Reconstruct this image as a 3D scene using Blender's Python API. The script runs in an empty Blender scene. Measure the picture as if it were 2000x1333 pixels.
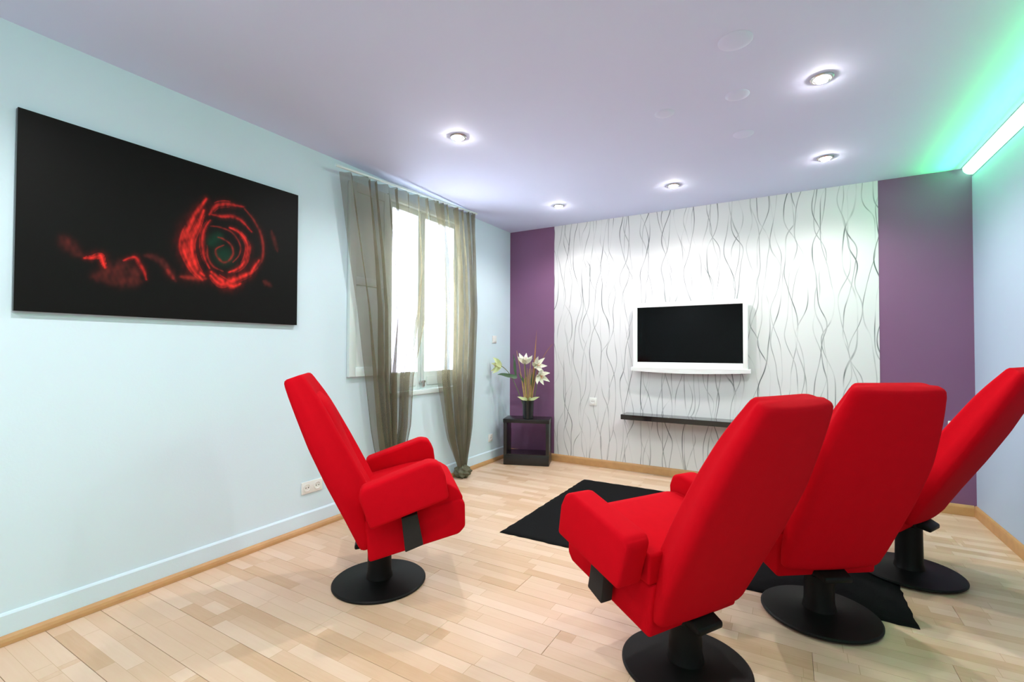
import bpy, bmesh, math, random
import numpy as np
from mathutils import Vector, Matrix

random.seed(7)
scene = bpy.context.scene
COL = scene.collection
PI = math.pi
# ------------------------------------------------------------------ camera
D, W, H, FRONT = 4.773, 4.008, 2.6, -1.3      # room: back wall y, right wall x, ceiling z, wall behind the camera
cam_d = bpy.data.cameras.new('camera'); cam = bpy.data.objects.new('camera', cam_d); COL.objects.link(cam)
yaw, pitch, roll = math.radians(30.33), math.radians(1.065), math.radians(0.163)
fw = Vector((-math.sin(yaw)*math.cos(pitch), math.cos(yaw)*math.cos(pitch), math.sin(pitch)))
r0 = Vector((math.cos(yaw), math.sin(yaw), 0)); u0 = r0.cross(fw)
rr = math.cos(roll)*r0 + math.sin(roll)*u0; uu = -math.sin(roll)*r0 + math.cos(roll)*u0
cam.matrix_world = Matrix(((rr.x, uu.x, -fw.x, 2.819), (rr.y, uu.y, -fw.y, 0.0), (rr.z, uu.z, -fw.z, 1.2248), (0, 0, 0, 1)))
cam_d.sensor_width = 36; cam_d.lens = 925.06*36/2000; cam_d.clip_start = 0.02
scene.camera = cam
# ------------------------------------------------------------------ world (daylight outside the window), exposure
world = bpy.data.worlds.new('world'); scene.world = world; world.use_nodes = True
bg = world.node_tree.nodes['Background']
bg.inputs['Color'].default_value = (0.86, 0.92, 1.0, 1); bg.inputs['Strength'].default_value = 15.0
scene.view_settings.view_transform = 'Standard'; scene.view_settings.look = 'None'
scene.view_settings.gamma = 1; scene.view_settings.use_curve_mapping = False
scene.view_settings.exposure = 0.27
scene.cycles.use_denoising = True
scene.cycles.max_bounces = 10; scene.cycles.diffuse_bounces = 6; scene.cycles.transparent_max_bounces = 16
scene.cycles.sample_clamp_indirect = 8
SPOT_W = 32.0          # watts of one downlight
LED_STRENGTH = 8.5     # green light strip diffuser
LED_WASH_W = 13.0     # emission of the green light strip

# ------------------------------------------------------------------ helpers
def tag(o, label=None, cat=None, group=None, kind=None):
    if label: o['label'] = label
    if cat: o['category'] = cat
    if group: o['group'] = group
    if kind: o['kind'] = kind
    return o
def empty(name, loc=(0, 0, 0), rz=0.0):
    o = bpy.data.objects.new(name, None); COL.objects.link(o)
    o.location = loc; o.rotation_euler = (0, 0, rz); o.empty_display_size = .1
    return o
def link(name, me, mat=None, parent=None, smooth=None):
    if mat is not None and not me.materials: me.materials.append(mat)
    o = bpy.data.objects.new(name, me); COL.objects.link(o)
    if parent is not None: o.parent = parent
    if smooth is not None:
        for p in me.polygons: p.use_smooth = True
        if smooth < 179:
            me.set_sharp_from_angle(angle=math.radians(smooth))
    return o
def mesh_bm(bm, name='m'):
    me = bpy.data.meshes.new(name); bmesh.ops.recalc_face_normals(bm, faces=bm.faces[:])
    bm.to_mesh(me); bm.free(); return me
def box_bm(lo, hi, bevel=0.0, seg=2):
    bm = bmesh.new(); bmesh.ops.create_cube(bm, size=1.0)
    c = [(a+b)/2 for a, b in zip(lo, hi)]; s = [b-a for a, b in zip(lo, hi)]
    for v in bm.verts: v.co = Vector((c[i] + v.co[i]*s[i] for i in range(3)))
    if bevel: bmesh.ops.bevel(bm, geom=bm.edges[:], offset=bevel, segments=seg, profile=.5, affect='EDGES')
    return bm
def box(name, lo, hi, mat, parent=None, bevel=0.0, seg=2):
    return link(name, mesh_bm(box_bm(lo, hi, bevel, seg), name), mat, parent, 40 if bevel else None)
def boxes(name, lst, mat, parent=None, bevel=0.0):
    bm = bmesh.new()
    for lo, hi in lst:
        b = box_bm(lo, hi, bevel); me = mesh_bm(b); bm.from_mesh(me); bpy.data.meshes.remove(me)
    return link(name, mesh_bm(bm, name), mat, parent, 40 if bevel else None)
def lathe_bm(prof, n=40, cx=0, cy=0):
    bm = bmesh.new(); rings = []
    for r, z in prof:
        if r < 1e-6: rings.append([bm.verts.new((cx, cy, z))])
        else: rings.append([bm.verts.new((cx + r*math.cos(2*PI*i/n), cy + r*math.sin(2*PI*i/n), z)) for i in range(n)])
    for a, b in zip(rings, rings[1:]):
        for i in range(n):
            j = (i+1) % n
            if len(a) == 1 and len(b) == 1: continue
            if len(a) == 1: bm.faces.new((a[0], b[i], b[j]))
            elif len(b) == 1: bm.faces.new((a[i], a[j], b[0]))
            else: bm.faces.new((a[i], a[j], b[j], b[i]))
    return bm
def lathe(name, prof, mat, parent=None, n=40, smooth=35, cx=0, cy=0):
    return link(name, mesh_bm(lathe_bm(prof, n, cx, cy), name), mat, parent, smooth)
def extrude_profile(prof, y0, y1, bevel, seg=4, crown=0.0):
    """closed (x,z) outline extruded along y, with rounded edges"""
    bm = bmesh.new()
    a = [bm.verts.new((x, y0, z)) for x, z in prof]; b = [bm.verts.new((x, y1, z)) for x, z in prof]
    n = len(prof)
    bm.faces.new(a); bm.faces.new(b[::-1])
    for i in range(n): bm.faces.new((a[i], b[i], b[(i+1) % n], a[(i+1) % n]))
    bmesh.ops.recalc_face_normals(bm, faces=bm.faces[:])
    bmesh.ops.bevel(bm, geom=bm.edges[:], offset=bevel, segments=seg, profile=.5, affect='EDGES', clamp_overlap=True)
    return bm
def tube_bm(pts, rad, n=8, bm=None):
    bm = bm or bmesh.new(); pts = [Vector(p) for p in pts]; rings = []
    for i, p in enumerate(pts):
        t = (pts[min(i+1, len(pts)-1)] - pts[max(i-1, 0)]).normalized()
        a = t.cross(Vector((0, 0, 1)) if abs(t.z) < .95 else Vector((1, 0, 0))).normalized(); b = t.cross(a)
        r = rad[i] if isinstance(rad, (list, tuple)) else rad
        rings.append([bm.verts.new(p + r*(math.cos(2*PI*k/n)*a + math.sin(2*PI*k/n)*b)) for k in range(n)])
    for q, s in zip(rings, rings[1:]):
        for k in range(n): bm.faces.new((q[k], q[(k+1) % n], s[(k+1) % n], s[k]))
    bm.faces.new(rings[0][::-1]); bm.faces.new(rings[-1])
    return bm
def interp(x, xs, ys): return float(np.interp(x, xs, ys))

# ------------------------------------------------------------------ materials
def mat_new(name):
    m = bpy.data.materials.new(name); m.use_nodes = True
    nt = m.node_tree; return m, nt, nt.nodes['Principled BSDF']
def N(nt, typ, **kw):
    n = nt.nodes.new(typ)
    for k, v in kw.items(): setattr(n, k, v)
    return n
def math_n(nt, op, a, b=None, c=None):
    n = nt.nodes.new('ShaderNodeMath'); n.operation = op
    for i, v in enumerate((a, b, c)):
        if v is None: continue
        if isinstance(v, (int, float)): n.inputs[i].default_value = v
        else: nt.links.new(v, n.inputs[i])
    return n.outputs[0]
def mix_c(nt, fac, a, b):
    n = nt.nodes.new('ShaderNodeMix'); n.data_type = 'RGBA'
    for s, v in ((n.inputs[0], fac), (n.inputs[6], a), (n.inputs[7], b)):
        if isinstance(v, (int, float)): s.default_value = v
        elif isinstance(v, tuple): s.default_value = (*v[:3], 1)
        else: nt.links.new(v, s)
    return n.outputs[2]
def simple(name, col, rough=.5, metal=0.0, noise=0.0, nscale=20.0, bump=0.0, bscale=200.0, spec=.5, coat=0.0, sheen=0.0):
    m, nt, p = mat_new(name)
    p.inputs['Roughness'].default_value = rough; p.inputs['Metallic'].default_value = metal
    p.inputs['Specular IOR Level'].default_value = spec
    p.inputs['Coat Weight'].default_value = coat
    p.inputs['Sheen Weight'].default_value = sheen
    tc = N(nt, 'ShaderNodeTexCoord')
    nz = N(nt, 'ShaderNodeTexNoise'); nz.inputs['Scale'].default_value = nscale; nz.inputs['Detail'].default_value = 3
    nt.links.new(tc.outputs['Object'], nz.inputs['Vector'])
    lo = tuple(c*(1-noise) for c in col); hi = tuple(min(1, c*(1+noise)) for c in col)
    nt.links.new(mix_c(nt, nz.outputs['Fac'], lo, hi), p.inputs['Base Color'])
    if bump:
        nb = N(nt, 'ShaderNodeTexNoise'); nb.inputs['Scale'].default_value = bscale; nb.inputs['Detail'].default_value = 2
        nt.links.new(tc.outputs['Object'], nb.inputs['Vector'])
        bp = N(nt, 'ShaderNodeBump'); bp.inputs['Strength'].default_value = bump; bp.inputs['Distance'].default_value = .002
        nt.links.new(nb.outputs['Fac'], bp.inputs['Height']); nt.links.new(bp.outputs[0], p.inputs['Normal'])
    return m
def emit(name, col, strength):
    m, nt, p = mat_new(name)
    p.inputs['Base Color'].default_value = (*col, 1); p.inputs['Emission Color'].default_value = (*col, 1)
    p.inputs['Emission Strength'].default_value = strength
    return m

M = {}
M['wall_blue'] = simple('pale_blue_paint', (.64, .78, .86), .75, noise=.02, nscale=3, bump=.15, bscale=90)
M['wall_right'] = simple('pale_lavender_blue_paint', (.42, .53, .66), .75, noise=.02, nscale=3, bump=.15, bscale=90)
M['ceiling'] = simple('lilac_white_paint', (.66, .71, .93), .8, noise=.015, nscale=2, bump=.1, bscale=80)
M['purple'] = simple('purple_paint', (.20, .085, .18), .6, noise=.04, nscale=4, bump=.1, bscale=90)
M['white_paint'] = simple('white_gloss_paint', (.72, .82, .82), .35, noise=.02)
M['wood_trim'] = simple('oak_trim', (.52, .29, .12), .45, noise=.2, nscale=14)
M['red'] = simple('red_wool', (.52, .002, .009), .9, noise=.06, nscale=25, bump=.35, bscale=420, spec=.05)
M['black_metal'] = simple('black_lacquered_steel', (.003, .003, .003), .5, noise=.1, bump=.05, bscale=300, spec=.18)
M['strap'] = simple('charcoal_webbing', (.012, .010, .010), .8, noise=.15, nscale=60, bump=.3, bscale=500)
M['rug'] = simple('black_pile', (.006, .006, .0065), .95, noise=.4, nscale=120, bump=.9, bscale=260, spec=.1)
M['black_gloss'] = simple('black_gloss', (.008, .008, .009), .12, noise=.05, coat=.3)
M['black_wood'] = simple('black_stained_wood', (.012, .011, .011), .3, noise=.2, nscale=8)
M['tv_white'] = simple('white_plastic', (.86, .87, .87), .3, noise=.01)
M['tv_screen'] = simple('black_glass_screen', (.002, .002, .002), .10, noise=.05, spec=.12)
M['tv_dark'] = simple('dark_grey_plastic', (.03, .03, .03), .5, noise=.05)
M['plastic'] = simple('white_switch_plastic', (.80, .80, .78), .35, noise=.01)
M['plastic_hole'] = simple('socket_hole', (.05, .045, .04), .6, noise=.05)
M['chrome'] = simple('brushed_nickel', (.55, .54, .52), .28, metal=1.0, noise=.03)
M['cover'] = simple('ceiling_cover_plastic', (.66, .71, .93), .55, noise=.01)
M['lamp'] = emit('lamp_glow', (1.0, .93, .86), 260.0)
M['led'] = emit('green_led', (.20, 1.0, .45), LED_STRENGTH)
M['alu'] = simple('aluminium_profile', (.6, .6, .6), .35, metal=1, noise=.02)
M['vase'] = simple('dark_ceramic', (.010, .013, .014), .2, noise=.1)
M['petal'] = simple('white_petal', (.80, .80, .66), .5, noise=.08, nscale=30)
M['petal_green'] = simple('pale_green_petal', (.62, .70, .36), .5, noise=.1, nscale=30)
M['leaf'] = simple('dark_leaf', (.05, .11, .05), .45, noise=.25, nscale=25)
M['stem'] = simple('green_stem', (.12, .16, .05), .5, noise=.2, nscale=25)
M['reed'] = simple('dried_reed', (.50, .34, .12), .6, noise=.25, nscale=40)
M['brown_leaf'] = simple('brown_blade', (.36, .17, .06), .55, noise=.2, nscale=30)
M['anther'] = simple('orange_anther', (.5, .18, .03), .7, noise=.1)
M['concrete'] = simple('subfloor', (.10, .07, .045), .9, noise=.1)

def floor_mat():
    m, nt, p = mat_new('laminate_three_strip'); Lk = nt.links.new
    tc = N(nt, 'ShaderNodeTexCoord'); oi = N(nt, 'ShaderNodeObjectInfo')
    sp = N(nt, 'ShaderNodeSeparateXYZ'); Lk(tc.outputs['Object'], sp.inputs[0])
    x, y = sp.outputs[0], sp.outputs[1]
    rnd = oi.outputs['Random']
    strip = math_n(nt, 'FLOOR', math_n(nt, 'DIVIDE', y, .0634))
    w1 = N(nt, 'ShaderNodeTexWhiteNoise', noise_dimensions='2D')
    cv = N(nt, 'ShaderNodeCombineXYZ'); Lk(strip, cv.inputs[0]); Lk(math_n(nt, 'MULTIPLY', rnd, 37.0), cv.inputs[1]); Lk(cv.outputs[0], w1.inputs['Vector'])
    xs = math_n(nt, 'DIVIDE', math_n(nt, 'ADD', x, w1.outputs['Value']), .42)
    piece = math_n(nt, 'FLOOR', xs)
    w2 = N(nt, 'ShaderNodeTexWhiteNoise', noise_dimensions='3D')
    cv2 = N(nt, 'ShaderNodeCombineXYZ'); Lk(strip, cv2.inputs[0]); Lk(piece, cv2.inputs[1]); Lk(math_n(nt, 'MULTIPLY', rnd, 53.0), cv2.inputs[2]); Lk(cv2.outputs[0], w2.inputs['Vector'])
    tone = w2.outputs['Value']
    mp = N(nt, 'ShaderNodeMapping'); mp.inputs['Scale'].default_value = (5, 70, 5)
    av = N(nt, 'ShaderNodeVectorMath', operation='ADD'); Lk(tc.outputs['Object'], av.inputs[0]); Lk(w2.outputs['Color'], av.inputs[1])
    Lk(av.outputs[0], mp.inputs['Vector'])
    g = N(nt, 'ShaderNodeTexNoise'); g.inputs['Scale'].default_value = 1.0; g.inputs['Detail'].default_value = 5; g.inputs['Distortion'].default_value = .4
    Lk(mp.outputs[0], g.inputs['Vector'])
    fac = math_n(nt, 'ADD', math_n(nt, 'MULTIPLY', tone, .72), math_n(nt, 'MULTIPLY', g.outputs['Fac'], .38))
    ramp = N(nt, 'ShaderNodeValToRGB'); Lk(fac, ramp.inputs[0])
    e = ramp.color_ramp.elements
    e[0].position = .08; e[0].color = (.56, .35, .205, 1); e[1].position = .95; e[1].color = (.74, .545, .41, 1)
    e2 = ramp.color_ramp.elements.new(.5); e2.color = (.67, .462, .315, 1)
    # hair-thin dark joints between the printed strips
    fy = math_n(nt, 'FRACT', math_n(nt, 'DIVIDE', y, .0634)); fx = math_n(nt, 'FRACT', xs)
    jy = math_n(nt, 'LESS_THAN', math_n(nt, 'ABSOLUTE', math_n(nt, 'SUBTRACT', fy, .5)), .487)
    jx = math_n(nt, 'LESS_THAN', math_n(nt, 'ABSOLUTE', math_n(nt, 'SUBTRACT', fx, .5)), .497)
    j = math_n(nt, 'MULTIPLY', jy, jx)
    Lk(mix_c(nt, j, (.54, .35, .21), ramp.outputs[0]), p.inputs['Base Color'])
    p.inputs['Roughness'].default_value = .38; p.inputs['Specular IOR Level'].default_value = .4
    return m
M['floor'] = floor_mat()

def wallpaper_mat():
    """white paper printed with thin grey wavy vertical lines that swing apart and together"""
    m, nt, p = mat_new('wavy_line_wallpaper'); Lk = nt.links.new
    tc = N(nt, 'ShaderNodeTexCoord'); sp = N(nt, 'ShaderNodeSeparateXYZ'); Lk(tc.outputs['Object'], sp.inputs[0])
    x, z = sp.outputs[0], sp.outputs[2]
    total = None
    fam = [(.210, .050, 5.6, 0.0, .0062, 1.0, 1), (.210, .050, 5.6, PI, .0056, .9, 2), (.165, .044, 6.3, 1.3, .0050, .8, 3), (.188, .048, 5.9, 3.9, .0056, .95, 4)]
    for pitch_, amp, k, ph, th, op, sd in fam:
        nz = N(nt, 'ShaderNodeTexNoise'); nz.inputs['Scale'].default_value = 1.0; nz.inputs['Detail'].default_value = 1
        mp = N(nt, 'ShaderNodeMapping'); mp.inputs['Scale'].default_value = (2.2, 1, 1.6); mp.inputs['Location'].default_value = (sd*7.3, sd*3.1, sd*5.7)
        Lk(tc.outputs['Object'], mp.inputs['Vector']); Lk(mp.outputs[0], nz.inputs['Vector'])
        ph2 = math_n(nt, 'MULTIPLY_ADD', nz.outputs['Fac'], 6.0, ph)
        s = math_n(nt, 'SINE', math_n(nt, 'ADD', math_n(nt, 'MULTIPLY', z, k), ph2))
        u = math_n(nt, 'DIVIDE', math_n(nt, 'MULTIPLY_ADD', s, amp, x), pitch_)
        d = math_n(nt, 'ABSOLUTE', math_n(nt, 'SUBTRACT', math_n(nt, 'FRACT', u), .5))
        mr = N(nt, 'ShaderNodeMapRange', interpolation_type='SMOOTHSTEP')
        Lk(d, mr.inputs[0]); mr.inputs[1].default_value = th/pitch_; mr.inputs[2].default_value = th*.25/pitch_
        mr.inputs[3].default_value = 0; mr.inputs[4].default_value = 1
        # ink strength fades in and out along each line
        n2 = N(nt, 'ShaderNodeTexNoise'); n2.inputs['Scale'].default_value = 1.0; n2.inputs['Detail'].default_value = 2
        mp2 = N(nt, 'ShaderNodeMapping'); mp2.inputs['Scale'].default_value = (9, 1, 2.5); mp2.inputs['Location'].default_value = (sd*1.7, 0, sd*9.1)
        Lk(tc.outputs['Object'], mp2.inputs['Vector']); Lk(mp2.outputs[0], n2.inputs['Vector'])
        ink = N(nt, 'ShaderNodeMapRange'); Lk(n2.outputs['Fac'], ink.inputs[0])
        ink.inputs[1].default_value = .38; ink.inputs[2].default_value = .66; ink.inputs[3].default_value = .08; ink.inputs[4].default_value = op
        v = math_n(nt, 'MULTIPLY', mr.outputs[0], ink.outputs[0])
        total = v if total is None else math_n(nt, 'MAXIMUM', total, v)
    Lk(mix_c(nt, total, (.69, .69, .695), (.08, .10, .10)), p.inputs['Base Color'])
    p.inputs['Roughness'].default_value = .6
    return m
M['wallpaper'] = wallpaper_mat()

def sheer_mat():
    m = bpy.data.materials.new('olive_sheer_voile'); m.use_nodes = True; nt = m.node_tree; Lk = nt.links.new
    nt.nodes.remove(nt.nodes['Principled BSDF']); out = nt.nodes['Material Output']
    tc = N(nt, 'ShaderNodeTexCoord'); nz = N(nt, 'ShaderNodeTexNoise'); nz.inputs['Scale'].default_value = 6
    Lk(tc.outputs['Object'], nz.inputs['Vector'])
    c = mix_c(nt, nz.outputs['Fac'], (.17, .155, .095), (.30, .27, .17))
    d = N(nt, 'ShaderNodeBsdfDiffuse'); t = N(nt, 'ShaderNodeBsdfTranslucent'); tr = N(nt, 'ShaderNodeBsdfTransparent')
    Lk(c, d.inputs[0]); Lk(c, t.inputs[0]); tr.inputs[0].default_value = (.93, .92, .95, 1)
    a = N(nt, 'ShaderNodeMixShader'); a.inputs[0].default_value = .3; Lk(d.outputs[0], a.inputs[1]); Lk(t.outputs[0], a.inputs[2])
    b = N(nt, 'ShaderNodeMixShader'); b.inputs[0].default_value = .46; Lk(a.outputs[0], b.inputs[1]); Lk(tr.outputs[0], b.inputs[2])
    Lk(b.outputs[0], out.inputs[0])
    return m
M['sheer'] = sheer_mat()
M['sheer_dense'] = simple('gathered_olive_voile', (.10, .10, .06), .7, noise=.3, nscale=30, bump=.4, bscale=80)
def pane_mat():
    m = bpy.data.materials.new('window_glass'); m.use_nodes = True; nt = m.node_tree; Lk = nt.links.new
    nt.nodes.remove(nt.nodes['Principled BSDF']); out = nt.nodes['Material Output']
    g = N(nt, 'ShaderNodeBsdfGlossy'); g.inputs['Roughness'].default_value = .02
    tr = N(nt, 'ShaderNodeBsdfTransparent'); f = N(nt, 'ShaderNodeLayerWeight'); f.inputs[0].default_value = .12
    b = N(nt, 'ShaderNodeMixShader'); Lk(f.outputs['Facing'], b.inputs[0]); Lk(tr.outputs[0], b.inputs[1]); Lk(g.outputs[0], b.inputs[2])
    Lk(b.outputs[0], out.inputs[0]); return m
M['pane'] = pane_mat()
def print_mat():
    m, nt, p = mat_new('printed_canvas')
    a = N(nt, 'ShaderNodeVertexColor'); a.layer_name = 'print'
    nt.links.new(a.outputs[0], p.inputs['Base Color']); p.inputs['Roughness'].default_value = .5; p.inputs['Specular IOR Level'].default_value = .10
    return m
M['print'] = print_mat()

# ------------------------------------------------------------------ room shell
T = .2
WY0, WY1, WZ0, WZ1 = 2.80, 3.80, .83, 2.50        # window opening in the left wall
fl = box('floor', (-T, FRONT-T, -.14), (W+T, D+T, -.012), M['concrete']); tag(fl, kind='structure')
# laminate boards, running parallel to the back wall
PW, PL, GAP = .1902, 1.285, .0012
row, y = 0, D-.006
pm = {}
while y > FRONT:
    ya = max(y-PW, FRONT)
    x = .006 - (row*.47 % PL)
    while x < W-.006:
        xa, xb = max(x, .006), min(x+PL, W-.006)
        if xb-xa > .02:
            key = (round(xb-xa, 3), round(y-ya, 3))
            if key not in pm:
                pm[key] = mesh_bm(box_bm((GAP/2, GAP/2, -.012), (key[0]-GAP/2, key[1]-GAP/2, 0), .0008, 1), 'plank')
                pm[key].materials.append(M['floor'])
            o = bpy.data.objects.new('plank', pm[key]); COL.objects.link(o); o.location = (xa, ya, 0); o.parent = fl
        x += PL
    y -= PW; row += 1
ce = box('ceiling', (-T, FRONT-T, H), (W+T, D+T, H+.15), M['ceiling']); tag(ce, kind='structure')
wl = boxes('wall_left', [((-T, FRONT-T, -.14), (0, WY0, H)), ((-T, WY1, -.14), (0, D+T, H)), ((-T, WY0, -.14), (0, WY1, WZ0)), ((-T, WY0, WZ1), (0, WY1, H))], M['wall_blue']); tag(wl, kind='structure')
wb = box('wall_back', (0, D, -.14), (W, D+T, H), M['purple']); tag(wb, kind='structure')
box('wallpaper', (.572, D-.004, .075), (3.446, D, H), M['wallpaper'], wb)
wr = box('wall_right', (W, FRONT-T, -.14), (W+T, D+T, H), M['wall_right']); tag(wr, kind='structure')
wf = box('wall_front', (0, FRONT-T, -.14), (W, FRONT, H), M['wall_blue']); tag(wf, kind='structure')
def skirting(name, prof, p0, p1, nrm, mat):
    """profile (out from wall, height) swept between two floor points"""
    bm = bmesh.new(); p0, p1, nrm = Vector(p0), Vector(p1), Vector(nrm)
    a = [bm.verts.new(p0 + nrm*d + Vector((0, 0, h))) for d, h in prof]; b = [bm.verts.new(p1 + nrm*d + Vector((0, 0, h))) for d, h in prof]
    n = len(prof); bm.faces.new(a); bm.faces.new(b[::-1])
    for i in range(n): bm.faces.new((a[i], b[i], b[(i+1) % n], a[(i+1) % n]))
    return tag(link(name, mesh_bm(bm, name), mat), kind='structure')
SK = [(0, .001), (.016, .001), (.016, .062), (.012, .074), (.004, .080), (0, .080)]
skirting('baseboard_back', SK, (0, D, 0), (W-.016, D, 0), (0, -1, 0), M['wood_trim'])
skirting('baseboard_right', SK, (W, FRONT, 0), (W, D, 0), (-1, 0, 0), M['wood_trim'])
skirting('baseboard_left', [(0, .001), (.012, .001), (.012, .118), (.006, .126), (0, .128)], (0, FRONT, 0), (0, D-.016, 0), (1, 0, 0), M['wall_blue'])
skirting('trim_1', [(.012, .001), (.032, .001), (.031, .016), (.026, .028), (.018, .036), (.012, .038)], (0, FRONT, 0), (0, D-.016, 0), (1, 0, 0), M['wood_trim'])

# ------------------------------------------------------------------ window in the left wall
win = empty('window_1', (-.05, (WY0+WY1)/2, WZ0)); tag(win, kind='structure')
def wpart(o, par=None):
    o.parent = par or win; o.matrix_parent_inverse = Matrix.Translation(-Vector(win.location)) if par is None else Matrix.Identity(4); return o
fr = boxes('frame', [((-.09, WY0, WZ0), (.012, WY0+.035, WZ1)), ((-.09, WY1-.035, WZ0), (.012, WY1, WZ1)), ((-.09, WY0+.035, WZ1-.04), (.012, WY1-.035, WZ1)), ((-.09, WY0+.035, WZ0), (.02, WY1-.035, WZ0+.04))], M['white_paint'], bevel=.004); wpart(fr)
for a, b in ((WY0+.037, 3.243), (3.247, WY1-.037)):
    z0, z1 = WZ0+.043, WZ1-.043
    s = boxes('sash', [((-.075, a, z0), (-.02, a+.045, z1)), ((-.075, b-.045, z0), (-.02, b, z1)), ((-.075, a+.045, z1-.045), (-.02, b-.045, z1)), ((-.075, a+.045, z0), (-.02, b-.045, 1.03))], M['white_paint'], bevel=.004); wpart(s)
    g = box('pane', (-.052, a+.044, 1.029), (-.046, b-.044, z1-.044), M['pane']); wpart(g, s)
    m_ = box('rail_moulding', (-.02, a+.07, .905), (-.012, b-.07, .985), M['white_paint'], bevel=.006); wpart(m_, s)
b_ = boxes('bolt', [((-.02, 3.237, WZ0+.06), (-.008, 3.253, WZ1-.08))], M['white_paint'], bevel=.003); wpart(b_)
h_ = boxes('latch_handle', [((-.012, 3.215, .93), (.012, 3.275, .95)), ((.0, 3.232, .895), (.016, 3.258, .945))], M['chrome'], bevel=.005); wpart(h_)
sh = empty('shutter', (.016, 2.60, 1.02)); tag(sh, 'white painted shutter folded open against the wall left of the window', 'shutter')
o = boxes('frame', [((-.015, -.20, 0), (.015, -.14, 1.46)), ((-.015, .14, 0), (.015, .198, 1.46)), ((-.015, -.14, 0), (.015, .14, .07)), ((-.015, -.14, 1.39), (.015, .14, 1.46)), ((-.015, -.14, .69), (.015, .14, .75))], M['white_paint'], sh, bevel=.003)
for z0, z1 in ((.07, .69), (.75, 1.39)): box('panel', (-.010, -.141, z0-.001), (.006, .141, z1+.001), M['white_paint'], sh, bevel=.003)

# ------------------------------------------------------------------ curtains
def top_z(y_): return interp(y_, [2.25, 3.87], [2.485, 2.575])
def curtain(name, label, zs, lefts, rights, folds, seed, knot):
    root = empty(name, (.11, (lefts[-1]+rights[-1])/2, .0)); cy = root.location.y
    rnd = random.Random(seed); ph = [rnd.uniform(0, 6.28) for _ in range(4)]
    nz, ns = 60, folds*14
    vs, fs = [], []
    for i in range(nz+1):
        f = i/nz
        for j in range(ns+1):
            s = j/ns
            zt = None
            # row height follows the sloping track at the top
            yl_t, yr_t = lefts[0], rights[0]
            ztop = top_z(yl_t + (yr_t-yl_t)*s)
            z = ztop + (zs[-1]-ztop)*f
            zz = -z; yl = interp(zz, [-q for q in zs], lefts); yr = interp(zz, [-q for q in zs], rights)
            sw = s + .14/folds*math.sin(2*PI*s*folds*.5 + ph[0] + 1.2*f)*min(1, 6*s*(1-s))
            yy = yl + (yr-yl)*sw
            wdt = yr-yl
            tight = min(1.0, .55 + .55*f)
            amp = (.026 + .020*f) * (1.0 if f < .85 else max(.35, 1-(f-.85)*3.6))
            if f < .035: amp *= 1.0
            q_ = math.sin(2*PI*folds*s + ph[1] + .9*math.sin(2*PI*1.7*s+ph[0]) + .5*math.sin(3*f+ph[2])); xx = amp*(.95*math.copysign(abs(q_)**.8, q_) + .22*math.sin(4*PI*folds*s*1.3+ph[3])) + .010*math.sin(2*PI*folds*.37*s + ph[3] + 2*f)
            head = .012*math.sin(2*PI*folds*2.6*s)*max(0, 1-f*12)
            vs.append((xx+head, yy-cy, z))
    for i in range(nz):
        for j in range(ns):
            a = i*(ns+1)+j; fs.append((a, a+1, a+ns+2, a+ns+1))
    me = bpy.data.meshes.new('drape'); me.from_pydata(vs, [], fs); me.update()
    link('drape', me, M['sheer'], root, 180)
    # bunched knot of cloth lying on the floor
    bm = bmesh.new(); bmesh.ops.create_icosphere(bm, subdivisions=4, radius=1.0)
    for v in bm.verts:
        c = v.co.copy(); th = math.atan2(c.y, c.x)
        k = 1 + .13*math.sin(7*th + 3*c.z + ph[0]) + .09*math.sin(11*c.z + 4*th + ph[1]) + .05*math.sin(17*th+ph[2])
        v.co = Vector((c.x*.075*k, c.y*.082*k, max(.002, .058 + c.z*.060*(1+.2*math.sin(5*th)))))
    kn = link('knot', mesh_bm(bm, 'knot'), M['sheer_dense'], root, 180); kn.location = (0, knot-cy, 0)
    tag(root, label, 'curtain', 'sheer window curtains')
    return root
curtain('sheer_curtain', 'sheer olive curtain on the left of the window, beside the rose picture', [2.50, 1.9, 1.54, 1.0, .61, .12], [2.253, 2.36, 2.435, 2.524, 2.584, 2.70], [3.16, 3.19, 3.14, 2.975, 2.942, 2.80], 8, 3, 2.75)
curtain('sheer_curtain', 'sheer olive curtain on the right of the window, knotted near the black cube', [2.55, 2.07, 1.6, .96, .39, .11], [3.17, 3.30, 3.34, 3.345, 3.50, 3.64], [3.885, 3.921, 3.945, 3.90, 3.82, 3.75], 7, 5, 3.70)
bm = tube_bm([(.11, 2.20, 2.506), (.11, 3.92, 2.596)], .010, 10)
tr_ = link('curtain_rail', mesh_bm(bm, 'curtain_rail'), M['white_paint'], None, 60); tag(tr_, 'thin white curtain rail just under the ceiling above the window', 'curtain rail')
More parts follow.
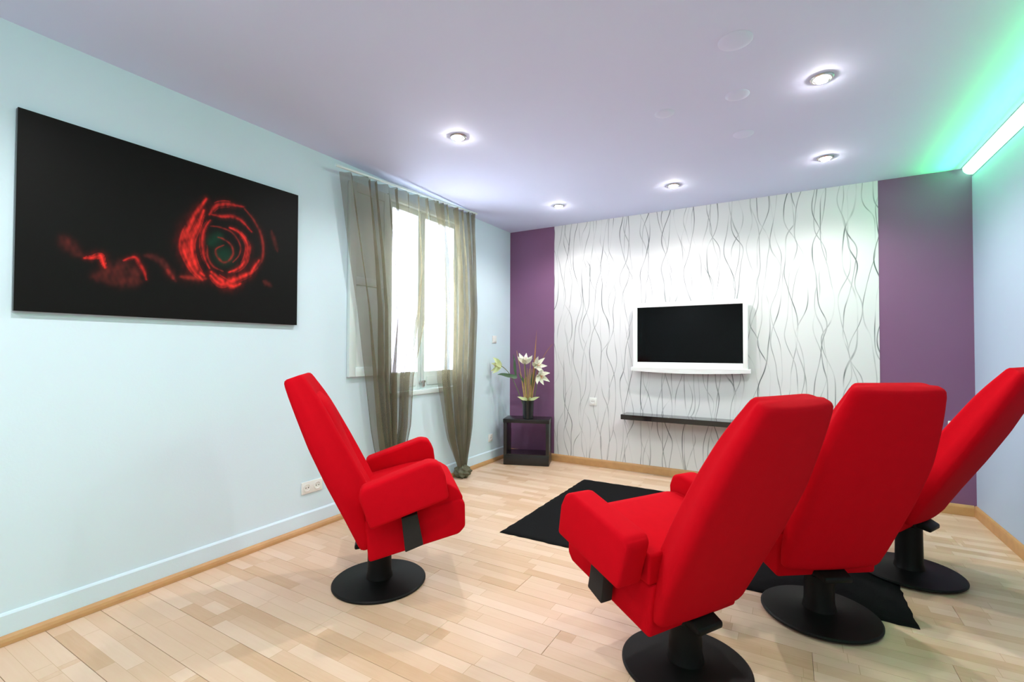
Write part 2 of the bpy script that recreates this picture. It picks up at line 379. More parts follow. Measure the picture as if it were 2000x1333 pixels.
# ------------------------------------------------------------------ swivel recliner chairs
def rot2(x, z, t, px=0.0, pz=.3):
    x, z = x-px, z-pz
    return px + math.cos(t)*x - math.sin(t)*z, pz + math.sin(t)*x + math.cos(t)*z
def tilt_bm(bm, t, lift, px=0.0, pz=.3):
    for v in bm.verts:
        x, z = rot2(v.co.x, v.co.z, t, px, pz); v.co.x, v.co.z = x, z + lift
    return bm
SP_T = [0, .08, .2, .4, .6, .78, .9, 1.0]
SP_X = [-.085, -.110, -.153, -.236, -.313, -.371, -.407, -.434]
SP_Z = [.240, .305, .405, .583, .760, .910, 1.003, 1.080]
HW   = [.225, .244, .256, .266, .262, .236, .212, .190]
DP   = [.140, .150, .156, .154, .143, .126, .108, .085]
RC   = [.0, .040, .075, .085, .070, .030, .006, .0]        # how far the inner face lies behind the wings
def spine(t):
    x, z = interp(t, SP_T, SP_X), interp(t, SP_T, SP_Z)
    e = .06
    x2, z2 = interp(min(1, t+e), SP_T, SP_X), interp(min(1, t+e), SP_T, SP_Z); x1, z1 = interp(max(0, t-e), SP_T, SP_X), interp(max(0, t-e), SP_T, SP_Z)
    l = math.hypot(x2-x1, z2-z1); tx, tz = (x2-x1)/l, (z2-z1)/l
    return x, z, tz, -tx, tx, tz                              # point, forward normal, tangent
def smooth_tab(t, tab):
    return sum(interp(min(1, max(0, t+d)), SP_T, tab)*w for d, w in ((-.05, .25), (0, .5), (.05, .25)))
def back_shell_bm():
    bm = bmesh.new(); rings = []; n = 34
    ends = [(.0, .80), (.0, .93), (.004, .985)]
    ts = [(0.0, .86, .70), (.006, .94, .86), (.02, .985, .96)] + [(.04 + .92*i/n, 1, 1) for i in range(n+1)] + [(.982, .985, .97), (.994, .955, .88), (1.0, .90, .66)]
    for t, kw, kd in ts:
        x, z, nx, nz, tx, tz = spine(t); w = smooth_tab(t, HW)*kw; d = smooth_tab(t, DP); rc = smooth_tab(t, RC)*.75
        c0 = d*(1-kd)*.5; d2 = d*kd
        sec = []; wf = w - .45*d2
        R = min(.030, d2*.45)
        # rear face (slightly crowned), rounded corner, side, rounded wing, recessed front
        for s in np.linspace(-1, 1, 9): sec.append((s*(w-R), -.010*(1-s*s)))
        for a in (30, 60, 90): sec.append((w-R+R*math.sin(math.radians(a)), R-R*math.cos(math.radians(a))))
        sec.append(((w+wf)/2+.006, d2*.5))
        rw = min(.026, d2*.4)
        for a in (0, 30, 60, 90): sec.append((wf-rw+rw*math.cos(math.radians(a)), d2-rw+rw*math.sin(math.radians(a))))
        inner = []
        wi = wf-rw-.026
        for s in np.linspace(1, -1, 9):
            k = 1-abs(s)**4
            inner.append((s*wi if abs(s) < 1 else s*(wf-rw-.012), d2 - rc*k))
        sec += inner
        for a in (90, 60, 30, 0): sec.append((-(wf-rw+rw*math.cos(math.radians(a))), d2-rw+rw*math.sin(math.radians(a))))
        sec.append((-((w+wf)/2+.006), d2*.5))
        for a in (90, 60, 30): sec.append((-(w-R+R*math.sin(math.radians(a))), R-R*math.cos(math.radians(a))))
        rings.append([bm.verts.new((x + nx*(c0+q), y_, z + nz*(c0+q))) for y_, q in sec])
    for a, b in zip(rings, rings[1:]):
        m_ = len(a)
        for i in range(m_): bm.faces.new((a[i], a[(i+1) % m_], b[(i+1) % m_], b[i]))
    for ring in (rings[0][::-1], rings[-1]):
        c = bm.verts.new(sum((v.co for v in ring), Vector())/len(ring))
        for i in range(len(ring)): bm.faces.new((ring[i], ring[(i+1) % len(ring)], c))
    return bm
def back_cushion_bm():
    """padded inner face between the wings"""
    bm = bmesh.new(); rings = []
    ts = np.linspace(.16, .86, 30)
    for i, t in enumerate(ts):
        x, z, nx, nz, tx, tz = spine(t); d = smooth_tab(t, DP); w = smooth_tab(t, HW)-.45*d-.056
        e = math.sin(PI*min(1, max(0, (t-.16)/.10))/2)*math.sin(PI*min(1, max(0, (.86-t)/.16))/2)
        e = max(.02, e)
        base = d - smooth_tab(t, RC)*.75 - .012
        sec = []
        for s in np.linspace(-1, 1, 15):
            q = (1-abs(s)**3.0)**.5 if abs(s) < 1 else 0
            sec.append((s*w, base + (.012 + .050*e)*q))
        for s in np.linspace(.9, -.9, 5): sec.append((s*w, base-.01))
        rings.append([bm.verts.new((x + nx*q, y_, z + nz*q)) for y_, q in sec])
    for a, b in zip(rings, rings[1:]):
        for i in range(len(a)): bm.faces.new((a[i], a[(i+1) % len(a)], b[(i+1) % len(a)], b[i]))
    bm.faces.new(rings[0][::-1]); bm.faces.new(rings[-1])
    return bm
def chair(label, loc, heading, tilt, lift, arm_tilt, base=0.0):
    root = empty('recliner_chair', (*loc, base), math.radians(heading)); t = math.radians(tilt)
    tag(root, label, 'chair', 'red swivel recliners')
    lathe('base_disc', [(0, .001), (.236, .001), (.240, .005), (.240, .010), (.234, .015), (.10, .024), (.075, .03), (0, .03)], M['black_metal'], root, 72)
    lathe('column', [(.070, .028), (.066, .045), (.062, .06), (.060, .19+lift), (.085, .205+lift), (.085, .222+lift), (0, .222+lift)], M['black_metal'], root, 40)
    mech = extrude_profile([(-.125, .200), (.18, .225), (.18, .285), (-.06, .25), (-.125, .225)], -.065, .065, .008, 2)
    link('tilt_mechanism', mesh_bm(tilt_bm(mech, t, lift), 'tilt_mechanism'), M['black_metal'], root, 40)
    # seat base: boxed side panels and front
    seat = extrude_profile([(-.050, .200), (.385, .300), (.416, .330), (.416, .452), (.395, .475), (-.066, .40)], -.266, .266, .016, 3)
    for v in seat.verts:
        if v.co.x < 0: v.co.y *= .90
    link('seat', mesh_bm(tilt_bm(seat, t, lift), 'seat'), M['red'], root, 60)
    cu = extrude_profile([(-.06, .40), (.400, .455), (.408, .475), (.388, .515), (.340, .548), (.28, .565), (.15, .552), (-.06, .51)], -.255, .255, .030, 5)
    link('seat_cushion', mesh_bm(tilt_bm(cu, t, lift), 'seat_cushion'), M['red'], root, 70)
    bk = link('backrest', mesh_bm(tilt_bm(back_shell_bm(), t, lift), 'backrest'), M['red'], root, 180)
    link('back_cushion', mesh_bm(tilt_bm(back_cushion_bm(), t, lift), 'back_cushion'), M['red'], bk, 70)
    for s in (1, -1):
        y0, y1 = sorted((s*.268, s*.382))
        ar = extrude_profile([(-.036, .404), (-.076, .560), (-.060, .590), (.255, .664), (.300, .650), (.324, .600), (.330, .484)], y0, y1, .030, 5)
        tilt_bm(ar, math.radians(arm_tilt), 0, -.04, .42)
        # a slight inward lean of the upper edge
        for v in ar.verts: v.co.y -= s*max(0, v.co.z-.45)*.10
        a = link('armrest', mesh_bm(tilt_bm(ar, t, lift), 'armrest'), M['red'], root, 70)
        y0, y1 = sorted((s*.262, s*.318))
        st = extrude_profile([(.120, .262), (.205, .288), (.178, .440), (.104, .425)], y0, y1, .006, 2)
        so = link('strap', mesh_bm(tilt_bm(st, t, lift), 'strap'), M['strap'], root, 40); so['label'] = 'charcoal webbing strap between armrest and seat'
    return root
chair('red recliner alone by the left wall, seen from its side', (.942, 1.828), 45.0, 1.1, .002, 4.5)
chair('red recliner in front, nearest of the three seen from behind', (2.463, 1.950), 149.0, 2.2, -.008, -3.0)
chair('middle red recliner of the three seen from behind, standing on the rug edge', (2.931, 2.630), 125.5, 1.2, -.004, 0.0, .0095)
chair('red recliner beside the right wall, cut off by the picture edge', (3.380, 3.370), 152.0, 5.4, .072, 0.0, .0095)

# ------------------------------------------------------------------ rug
RX0, RX1, RY0, RY1 = 1.14, 3.305, 2.72, 4.225
bm = bmesh.new(); nx, ny = 60, 42; g = [[None]*(ny+1) for _ in range(nx+1)]
rn = random.Random(4)
for i in range(nx+1):
    for j in range(ny+1):
        ex = min(i, nx-i, j, ny-j)
        g[i][j] = bm.verts.new((RX0+(RX1-RX0)*i/nx + (rn.uniform(-.004, .004) if ex == 0 else 0), RY0+(RY1-RY0)*j/ny + (rn.uniform(-.004, .004) if ex == 0 else 0), (.004 if ex == 0 else .0090) + rn.uniform(-.0006, .0002)))
for i in range(nx):
    for j in range(ny): bm.faces.new((g[i][j], g[i+1][j], g[i+1][j+1], g[i][j+1]))
bd = [e for e in bm.edges if e.is_boundary]
ex = bmesh.ops.extrude_edge_only(bm, edges=bd)
for v in [q for q in ex['geom'] if isinstance(q, bmesh.types.BMVert)]: v.co.z = .001
rug = link('rug', mesh_bm(bm, 'rug'), M['rug'], None, 180); tag(rug, 'black rectangular shaggy rug on the wooden floor between the chairs', 'rug')

# ------------------------------------------------------------------ rose picture on the left wall
STROKES = [
('b', 0.012, [(1.402, 2.061), (1.343, 1.949), (1.301, 1.845), (1.293, 1.75), (1.332, 1.662), (1.387, 1.606)]),
('b', 0.011, [(1.391, 1.993), (1.363, 1.901), (1.33, 1.809), (1.336, 1.726), (1.366, 1.657), (1.396, 1.629)]),
('m', 0.007, [(1.427, 1.948), (1.393, 1.886), (1.384, 1.809), (1.395, 1.736), (1.426, 1.676)]),
('m', 0.009, [(1.422, 1.979), (1.452, 2.033), (1.483, 2.05), (1.537, 2.064), (1.61, 2.072)]),
('m', 0.007, [(1.432, 1.982), (1.484, 1.984), (1.549, 1.994), (1.605, 1.979), (1.664, 1.934)]),
('d', 0.007, [(1.616, 2.062), (1.675, 2.007), (1.718, 1.934), (1.732, 1.829), (1.715, 1.743), (1.656, 1.676)]),
('b', 0.008, [(1.528, 1.927), (1.595, 1.908), (1.642, 1.848), (1.631, 1.765), (1.586, 1.7), (1.531, 1.67)]),
('d', 0.004, [(1.428, 1.915), (1.485, 1.917), (1.55, 1.898), (1.596, 1.839), (1.591, 1.781), (1.552, 1.729)]),
('d', 0.005, [(1.465, 1.858), (1.496, 1.853), (1.54, 1.828), (1.552, 1.774), (1.509, 1.722), (1.466, 1.748), (1.455, 1.79), (1.497, 1.82)]),
('d', 0.005, [(1.409, 1.803), (1.415, 1.739), (1.446, 1.69), (1.499, 1.671)]),
('b', 0.012, [(1.432, 1.634), (1.479, 1.596), (1.532, 1.619), (1.587, 1.644), (1.656, 1.687), (1.708, 1.766)]),
('b', 0.011, [(1.436, 1.656), (1.489, 1.62), (1.554, 1.594), (1.599, 1.611)]),
('d', 0.012, [(1.281, 1.608), (1.347, 1.612), (1.407, 1.614)]),
('x', 0.022, [(0.803, 1.717), (0.827, 1.691), (0.861, 1.654)]),
('b', 0.007, [(0.881, 1.639), (0.909, 1.646), (0.936, 1.662), (0.945, 1.632), (0.954, 1.606)]),
('x', 0.031, [(0.918, 1.555), (0.975, 1.59), (1.035, 1.618), (1.083, 1.596)]),
('x', 0.027, [(0.976, 1.544), (1.036, 1.557), (1.1, 1.565)]),
('m', 0.006, [(1.027, 1.654), (1.074, 1.681), (1.099, 1.647), (1.116, 1.61), (1.124, 1.573)]),
('x', 0.015, [(1.118, 1.698), (1.165, 1.692), (1.217, 1.645), (1.254, 1.584)]),
('d', 0.008, [(1.218, 1.635), (1.245, 1.593)]),
('x', 0.014, [(1.741, 1.64), (1.791, 1.622)]),
('x', 0.013, [(1.787, 1.961), (1.827, 1.847)]),
('g', 0.05, [(1.487, 1.763), (1.519, 1.757)]),
('g', 0.027, [(1.424, 1.817), (1.475, 1.871)]),
]
def rose_picture():
    y0, y1, z0, z1 = .653, 1.972, 1.383, 2.242
    nx, nz = 340, 222
    Y, Z = np.meshgrid(np.linspace(y0, y1, nx+1), np.linspace(z0, z1, nz+1), indexing='ij')
    img = np.zeros((nx+1, nz+1, 3)); img[:] = (.006, .0055, .0055)
    rs = np.random.RandomState(3)
    def noise(fy, fz, seed):
        r = np.random.RandomState(seed); v = 0
        for _ in range(6): v = v + np.sin(Y*fy*r.uniform(.5, 1.6) + Z*fz*r.uniform(-1.2, 1.2) + r.uniform(0, 6.28))
        return v/6
    wob = .006*noise(25, 25, 1); wob2 = .006*noise(25, 25, 2)
    tex = .72 + .55*noise(70, 70, 5) + .45*noise(170, 170, 6)
    col = {'b': (.80, .030, .022), 'm': (.55, .022, .018), 'd': (.26, .020, .015), 'x': (.085, .014, .012), 'g': (.006, .034, .020)}
    def seg_d(p, q):
        py, pz = Y+wob-p[0], Z+wob2-p[1]; dy, dz = q[0]-p[0], q[1]-p[1]
        t = np.clip((py*dy+pz*dz)/(dy*dy+dz*dz+1e-12), 0, 1)
        return np.hypot(py-t*dy, pz-t*dz)
    for k, wd, pts in sorted(STROKES, key=lambda s: 'gxdmb'.index(s[0])):
        # smooth the polyline (Catmull-Rom)
        P = [pts[0]] + list(pts) + [pts[-1]]; q = []
        for i in range(1, len(P)-2):
            for s in np.linspace(0, 1, 6, endpoint=False):
                a, b, c, d = (np.array(P[i-1]), np.array(P[i]), np.array(P[i+1]), np.array(P[i+2]))
                q.append(.5*((2*b)+(-a+c)*s+(2*a-5*b+4*c-d)*s*s+(-a+3*b-3*c+d)*s**3))
        q.append(np.array(P[-1]))
        q = np.array(q); tg = np.gradient(q, axis=0); tg /= np.linalg.norm(tg, axis=1)[:, None]+1e-9; nm = np.stack([-tg[:, 1], tg[:, 0]], 1)
        m_ = np.zeros_like(Y); L_ = len(q)-1
        # a petal edge: one main streak and, for the lit edges, finer ragged streaks beside it
        subs = [(0, 1.0, 1.0, 0, 1)]
        if k in 'bm': subs += [(rs.uniform(-2.2, 2.2), rs.uniform(.22, .5), rs.uniform(.25, .8), rs.uniform(0, .35), rs.uniform(.6, 1)) for _ in range(7 if k == 'b' else 4)]
        for off, ws, al, fa, fb in subs:
            qs = q + nm*off*wd*(.6+.4*np.sin(np.linspace(0, 3, L_+1))[:, None])
            for i in range(L_):
                f = (i+.5)/L_
                if f < fa or f > fb: continue
                w_ = wd*ws*(.35+.85*math.sin(PI*min(1, max(0, .06+.9*(f-fa)/(fb-fa)))))
                d_ = seg_d(qs[i], qs[i+1])
                m_ = np.maximum(m_, al*np.exp(-(d_/w_)**2*1.3) + (.10*np.exp(-(d_/(w_*2.6))**2) if k in 'bmd' and off == 0 else 0))
        m_ = np.clip(m_*(np.clip(tex, .15, 1.2) if k != 'g' else 1), 0, 1)
        c = np.array(col[k])
        img = img*(1-m_[..., None]) + (c if k in 'gx' else np.maximum(c, img))*m_[..., None]
    vs = np.stack([np.full_like(Y, .0255), Y, Z], -1).reshape(-1, 3)
    idx = np.arange((nx+1)*(nz+1)).reshape(nx+1, nz+1)
    fs = np.stack([idx[:-1, :-1], idx[1:, :-1], idx[1:, 1:], idx[:-1, 1:]], -1).reshape(-1, 4)
    me = bpy.data.meshes.new('print'); me.from_pydata(vs.tolist(), [], fs.tolist()); me.update()
    at = me.color_attributes.new('print', 'FLOAT_COLOR', 'POINT')
    at.data.foreach_set('color', np.concatenate([img.reshape(-1, 3), np.ones((vs.shape[0], 1))], 1).astype(np.float32).ravel())
    root = empty('picture', (.004, (y0+y1)/2, z0)); tag(root, 'large dark picture of a glowing red rose hung on the pale blue wall', 'picture')
    inv = Matrix.Translation(-Vector(root.location))
    o = box('panel', (.004, y0, z0), (.025, y1, z1), M['black_wood'], root, bevel=.0015, seg=1); o.matrix_parent_inverse = inv
    o2 = link('print', me, M['print'], root); o2.matrix_parent_inverse = inv
rose_picture()

# ------------------------------------------------------------------ television and shelf on the papered wall
def television():
    root = empty('television', (1.99, D, 1.03)); tag(root, 'white framed flat television with a black screen on the patterned wall', 'television')
    # x across, y toward the room is negative, z up
    bx = [((-.515, -.088, .0), (-.472, -.045, .66)), ((.474, -.088, .0), (.513, -.045, .66)), ((-.472, -.088, .615), (.474, -.045, .66)), ((-.472, -.088, .0), (.474, -.045, .078))]
    boxes('bezel', bx, M['tv_white'], root, bevel=.004)
    box('screen', (-.474, -.080, .076), (.476, -.060, .617), M['tv_screen'], root)
    box('housing', (-.46, -.06, .05), (.46, -.012, .60), M['tv_dark'], root, bevel=.01)
    box('wall_bracket', (-.15, -.02, .15), (.15, -.004, .45), M['tv_dark'], root, bevel=.002)
    # bowed loudspeaker lip along the bottom
    bm = bmesh.new(); n = 24; a, b, c, d = [], [], [], []
    for i in range(n+1):
        s = -1+2*i/n; x = .535*s; zb = -.008 - .018*(1-s*s); yf = -.098 - .012*(1-s*s)
        a.append(bm.verts.new((x, yf, .024))); b.append(bm.verts.new((x, yf+.004, zb))); c.append(bm.verts.new((x, -.04, zb+.004))); d.append(bm.verts.new((x, -.04, .030)))
    for i in range(n):
        for p_, q_ in ((a, b), (b, c), (c, d), (d, a)): bm.faces.new((p_[i], p_[i+1], q_[i+1], q_[i]))
    bm.faces.new((a[0], b[0], c[0], d[0])); bm.faces.new((d[-1], c[-1], b[-1], a[-1]))
    link('speaker_lip', mesh_bm(bm, 'speaker_lip'), M['tv_white'], root, 50)
television()
sf = empty('wall_shelf', (1.99, D, .545)); tag(sf, 'long black floating shelf on the wall under the television', 'shelf')
box('board', (-.605, -.205, 0), (.605, -.005, .048), M['black_gloss'], sf, bevel=.0015, seg=1)
box('wall_cleat', (-.57, -.03, -.012), (.57, -.005, 0), M['black_wood'], sf)

# ------------------------------------------------------------------ black cube stand
BOX = (.18, 4.335)
cb = empty('cube_stand', (*BOX, 0), math.radians(19.5)); tag(cb, 'low black open cube stand in the corner under the flower vase', 'stand')
BWd, BDp, BHt = .487, .262, .487
box('side_panel', (0, 0, .11), (.034, BDp, BHt-.04), M['black_wood'], cb, bevel=.002)
box('side_panel', (BWd-.034, 0, .11), (BWd, BDp, BHt-.04), M['black_wood'], cb, bevel=.002)
box('top_panel', (-.004, -.004, BHt-.04), (BWd+.004, BDp, BHt), M['black_wood'], cb, bevel=.002)
box('plinth', (0, 0, .004), (BWd, BDp, .11), M['black_wood'], cb, bevel=.002)
box('glass_floor', (.036, .004, .111), (BWd-.036, BDp-.004, .117), M['black_gloss'], cb)

# ------------------------------------------------------------------ vase and flowers
VP = Vector((.403, 4.475, BHt+.001))
SR = Vector((.878, .479, 0)); SF = Vector((.479, -.878, 0))        # across / toward the room
def vpt(a, h, f=0.0): return Vector((SR.x*a+SF.x*f, SR.y*a+SF.y*f, h))
vs_ = empty('vase', VP); tag(vs_, 'dark cylindrical vase on top of the black cube', 'vase')
lathe('body', [(0, 0), (.050, 0), (.056, .006), (.058, .10), (.062, .19), (.063, .198), (.058, .198), (.053, .10), (.050, .012), (0, .012)], M['vase'], vs_, 36)
bm = bmesh.new()
def blade(bm, base, tip, width, bend=(0, 0, 0), seg=8, cup=.25, twist=0.0):
    """leaf or petal: a cupped strip with a pointed end and a little thickness"""
    base, tip, bend = Vector(base), Vector(tip), Vector(bend); L_ = (tip-base)
    side = L_.cross(Vector((SF.x, SF.y, .2))).normalized(); prev = None
    nrm = side.cross(L_.normalized()).normalized()
    side = (side*math.cos(twist) + nrm*math.sin(twist)).normalized(); nrm = side.cross(L_.normalized()).normalized()
    fr, bk = [], []
    for i in range(seg+1):
        f = i/seg; c = base + L_*f + bend*math.sin(PI*f*.5)**2 * (1 if True else 0)
        w = width*max(.04, math.sin(PI*(.10+.90*f)**.8)) * .5
        row = [c - side*w + nrm*cup*w, c, c + side*w + nrm*cup*w]
        fr.append([bm.verts.new(p) for p in row]); bk.append([bm.verts.new(p - nrm*.0015) for p in row])
    for q in range(seg):
        for k in range(2):
            bm.faces.new((fr[q][k], fr[q][k+1], fr[q+1][k+1], fr[q+1][k])); bm.faces.new((bk[q][k+1], bk[q][k], bk[q+1][k], bk[q+1][k+1]))
        bm.faces.new((fr[q][0], fr[q+1][0], bk[q+1][0], bk[q][0])); bm.faces.new((fr[q+1][2], fr[q][2], bk[q][2], bk[q+1][2]))
    return bm
def curve_pts(p0, p1, p2, n=10):
    p0, p1, p2 = Vector(p0), Vector(p1), Vector(p2)
    return [(1-t)**2*p0 + 2*t*(1-t)*p1 + t*t*p2 for t in [i/n for i in range(n+1)]]
def lily(label, root_a, mid, head, direction, size, mat, seed, leaves=()):
    rnd = random.Random(seed)
    r = empty('lily', VP); tag(r, label, 'flower', 'flowers in the dark vase')
    link('stem', mesh_bm(tube_bm(curve_pts(vpt(root_a, .03), mid, head), .0042, 7), 'stem'), M['stem'], r, 60)
    d = Vector(direction).normalized(); a = d.cross(Vector((0.3, 0.2, 1))).normalized(); b = d.cross(a)
    for k in range(6):
        th = 2*PI*k/6 + rnd.uniform(-.15, .15); o_ = math.cos(th)*a + math.sin(th)*b
        sp = rnd.uniform(.45, .72)
        base = Vector(head) - d*.01; tip = Vector(head) + d*size*.80 + o_*size*sp
        bm = blade(bmesh.new(), base, tip, size*.42, o_*size*.22 - d*size*.10, 7, .35)
        link('petal', mesh_bm(bm, 'petal'), mat, r, 60)
    bm = bmesh.new()
    for k in range(4):
        o_ = (math.cos(k*1.6)*a + math.sin(k*1.6)*b)*size*.14
        tube_bm([Vector(head), Vector(head)+d*size*.55+o_], .0018, 5, bm)
    link('stamens', mesh_bm(bm, 'stamens'), M['anther'], r)
    for p0, p1, w, bend in leaves:
        link('leaf', mesh_bm(blade(bmesh.new(), p0, p1, w, bend, 9, .25), 'leaf'), M['leaf'], r, 60)
    return r
lily('white lily at the top of the vase bouquet, standing upright', -.01, vpt(-.02, .40), vpt(-.035, .60, .02), vpt(.02, .9, .3), .115, M['petal'], 1, [(vpt(-.02, .36), vpt(-.085, .50), .03, vpt(-.02, -.01))])
lily('white lily in the vase bouquet opening toward the papered wall', .02, vpt(.05, .38), vpt(.085, .57, .03), vpt(.6, .25, .8), .115, M['petal'], 2, [(vpt(.04, .34), vpt(.02, .50), .026, vpt(.02, 0))])
lily('drooping white lily lowest on the right side of the vase bouquet', .03, vpt(.10, .42), vpt(.115, .47, .05), vpt(.6, -.35, .7), .12, M['petal'], 3)
lily('pale greenish lily reaching left from the vase toward the blue wall', -.02, vpt(-.16, .52), vpt(-.30, .565, -.02), vpt(-.9, .12, .3), .12, M['petal_green'], 4,
     [(vpt(-.15, .46), vpt(-.31, .42), .045, vpt(-.02, .05)), (vpt(-.12, .45), vpt(-.205, .43, .03), .05, vpt(0, .015)), (vpt(-.13, .46), vpt(-.19, .69), .03, vpt(.03, 0))])
for k in range(14):
    a = -.035 + .07*k/13; rnd = random.Random(50+k)
    top = vpt(a*2.6 + rnd.uniform(-.02, .02), rnd.uniform(.42, .62), rnd.uniform(-.03, .04))
    if k == 0: top = vpt(-.125, .73, .0)
    bm = tube_bm(curve_pts(vpt(a*.8, .03, rnd.uniform(-.03, .03)), vpt(a*1.3, .33), top), [.004]*8+[.0035, .003, .002], 6)
    o = link('dried_reed', mesh_bm(bm, 'dried_reed'), M['reed'], None, 60); o.location = VP
    if k == 0: tag(o, 'longest tan reed leaning left out of the dark vase', 'reed', 'tan reeds in the dark vase')
    else: tag(o, 'tan dried reed in the bundle standing in the dark vase', 'reed', 'tan reeds in the dark vase')
o = link('grass_blade', mesh_bm(blade(bmesh.new(), vpt(.03, .05), vpt(.09, .95), .022, vpt(0, 0), 14, .3), 'grass_blade'), M['brown_leaf'], None, 60); o.location = VP
tag(o, 'tall brown grass blade rising highest out of the vase', 'grass blade')
o = link('twig', mesh_bm(tube_bm(curve_pts(vpt(.03, .05), vpt(.06, .60), vpt(.262, .80), 16), [.004]*10+[.003]*4+[.0025, .002, .0015], 6), 'twig'), M['brown_leaf'], None, 60); o.location = VP
tag(o, 'thin twig arching right from the vase in front of the wallpaper', 'twig')
sl = empty('collar_leaf', VP); tag(sl, 'ring of pale leaves spread around the mouth of the vase', 'leaves')
for k, (a, f) in enumerate(((-.115, .02), (-.06, .08), (.03, .09), (.12, .03), (.05, -.05), (-.05, -.05))):
    link('leaf', mesh_bm(blade(bmesh.new(), vpt(a*.15, .20, f*.15), vpt(a, .225, f), .032, vpt(0, .01), 8, .15), 'leaf'), M['petal_green'], sl, 60)

# ------------------------------------------------------------------ sockets and switches
def plate(name, label, cat, loc, rz, n=1, socket=True):
    r = empty(name, loc, rz); tag(r, label, cat)          # local -y faces the room
    w = .081*n
    box('frame', (-w/2, -.009, 0), (w/2, -.0005, .081), M['plastic'], r, bevel=.003)
    for k in range(n):
        c = -w/2 + .081*(k+.5)
        if socket:
            bm = lathe_bm([(.026, .0), (.026, .004), (.021, .004), (.019, .0015), (0, .0015)], 28)
            bmesh.ops.rotate(bm, verts=bm.verts[:], matrix=Matrix.Rotation(PI/2, 3, 'X'))
            s = link('socket', mesh_bm(bm, 'socket'), M['plastic'], r, 40); s.location = (c, -.008, .0405)
            for q in (-.0095, .0095):
                bm = lathe_bm([(0, .0), (.0035, .0), (.0035, .001), (0, .001)], 12)
                bmesh.ops.rotate(bm, verts=bm.verts[:], matrix=Matrix.Rotation(PI/2, 3, 'X'))
                h = link('hole', mesh_bm(bm, 'hole'), M['plastic_hole'], s); h.location = (q, -.0016, 0)
        else:
            box('rocker', (c-.028, -.013, .013), (c+.028, -.008, .068), M['plastic'], r, bevel=.002)
    return r
plate('power_socket', 'double white power socket low on the blue wall behind the lone recliner', 'socket', (0, 2.115, .25), PI/2, 2)
plate('power_socket', 'small white power socket low on the blue wall left of the black cube', 'socket', (0, 4.35, .225), PI/2, 1)
plate('power_socket', 'white power socket on the patterned wallpaper left of the shelf', 'socket', (1.027, D-.004, .64), 0, 1)
plate('power_socket', 'white power socket on the right purple strip beside the recliners', 'socket', (3.893, D, .615), 0, 1)
plate('light_switch', 'pale light switch on the blue wall above the flowers', 'switch', (0, 4.426, 1.30), PI/2, 1, False)

# ------------------------------------------------------------------ ceiling downlights, covers, green light strip
def downlight(label, x, y, aim=(0, 0)):
    r = empty('downlight', (x, y, H)); tag(r, label, 'ceiling light', 'recessed ceiling downlights')
    lathe('trim_ring', [(.052, -.0005), (.052, -.004), (.048, -.009), (.040, -.010), (.037, -.004), (.037, -.0005)], M['chrome'], r, 36)
    for s in (-1, 1): link('clip', mesh_bm(tube_bm([(s*.036, 0, -.008), (s*.031, 0, -.016), (s*.024, 0, -.021)], .0045, 6), 'clip'), M['tv_dark'], r)
    lathe('lamp', [(.030, -.002), (.030, -.010), (.024, -.019), (.013, -.024), (0, -.026)], M['lamp'], r, 28, 180)
    ld = bpy.data.lights.new('downlight_beam', 'SPOT'); ld.energy = SPOT_W; ld.color = (1.0, .975, .97); ld.spot_size = math.radians(152); ld.spot_blend = .6; ld.shadow_soft_size = .03
    lo = bpy.data.objects.new('downlight_beam', ld); COL.objects.link(lo); lo.parent = r; lo.location = (0, 0, -.045)
    return r
downlight('downlight nearest the curtained window, alone on the left of the ceiling', .986, 2.439)
downlight('large bright downlight nearest the camera, above the red recliners', 2.971, 2.823)
downlight('downlight close to the green light strip at the papered wall', 3.051, 4.012)
downlight('middle downlight of the row along the papered wall, above the television', 1.996, 4.059)
downlight('downlight of the wall row closest to the left purple strip', .933, 4.096)
downlight('added unseen fill downlight behind the camera on the window side', 1.0, .7)  # from here on, downlights out of view, added to brighten the room
downlight('added unseen fill downlight behind the camera between the other added ones', 2.0, .3)
downlight('added unseen fill downlight at the rear behind the camera on the light strip side', 2.9, -.3)  # added to lift the recliner backs and the floor on the right
downlight('added unseen fill downlight at the rear behind the camera on the window side', 1.0, -.6)
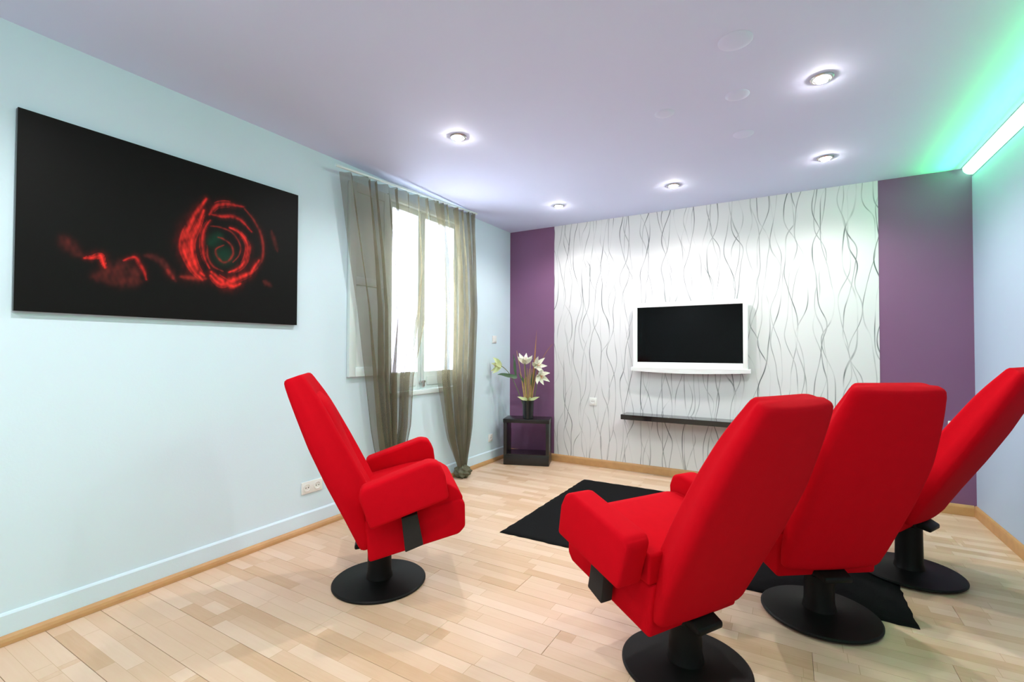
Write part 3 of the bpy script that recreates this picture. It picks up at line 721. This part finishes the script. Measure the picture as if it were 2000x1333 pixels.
for x, y, rad, lab in ((2.622, 2.292, .072, 'largest round white cover plate on the ceiling, nearest the camera'), (2.588, 2.79, .06, 'round white cover plate on the ceiling left of the brightest downlight'), (2.578, 3.315, .06, 'round white cover plate on the ceiling, closest to the papered wall'), (2.204, 2.798, .055, 'faint round white cover plate left of the line of three')):
    o = lathe('ceiling_cover', [(0, -.007), (rad*.55, -.0065), (rad*.9, -.004), (rad, -.001), (rad, -.0002)], M['cover'], None, 36, 50); o.location = (x, y, H)
    tag(o, lab, 'cover plate', 'blank covers on the ceiling')
ls = empty('light_strip', (W, 2.0, H)); tag(ls, 'glowing green light strip along the top of the right wall', 'light strip')
y0, y1 = FRONT+.01-2.0, D-.012-2.0
boxes('profile', [((-.004, y0, -.066), (-.0005, y1, -.0005)), ((-.062, y0, -.004), (-.004, y1, -.0005))], M['alu'], ls)
bm = bmesh.new(); n = 6; ra, rb_ = [], []
for k in range(n+1):
    a = PI/2*k/n; ra.append(bm.verts.new((-.0045-.050*math.cos(a), y0, -.0045-.050*math.sin(a)))); rb_.append(bm.verts.new((-.0045-.050*math.cos(a), y1, -.0045-.050*math.sin(a))))
ca, cb_ = bm.verts.new((-.0045, y0, -.0045)), bm.verts.new((-.0045, y1, -.0045))
for k in range(n): bm.faces.new((ra[k], ra[k+1], rb_[k+1], rb_[k])); bm.faces.new((ra[k+1], ra[k], ca)); bm.faces.new((rb_[k], rb_[k+1], cb_))
bm.faces.new((ra[0], rb_[0], cb_, ca)); bm.faces.new((ra[-1], ca, cb_, rb_[-1]))
link('diffuser', mesh_bm(bm, 'diffuser'), M['led'], ls, 60)
ld = bpy.data.lights.new('green_ceiling_wash', 'AREA'); ld.shape = 'RECTANGLE'; ld.size = .02; ld.size_y = y1-y0-.02; ld.energy = LED_WASH_W; ld.color = (.02, 1.0, .17); ld.spread = math.radians(66)
lo = bpy.data.objects.new('green_ceiling_wash', ld); COL.objects.link(lo); lo.parent = ls; lo.location = (-.060, (y0+y1)/2, -.082); lo.rotation_euler = (0, PI-math.radians(59), 0)
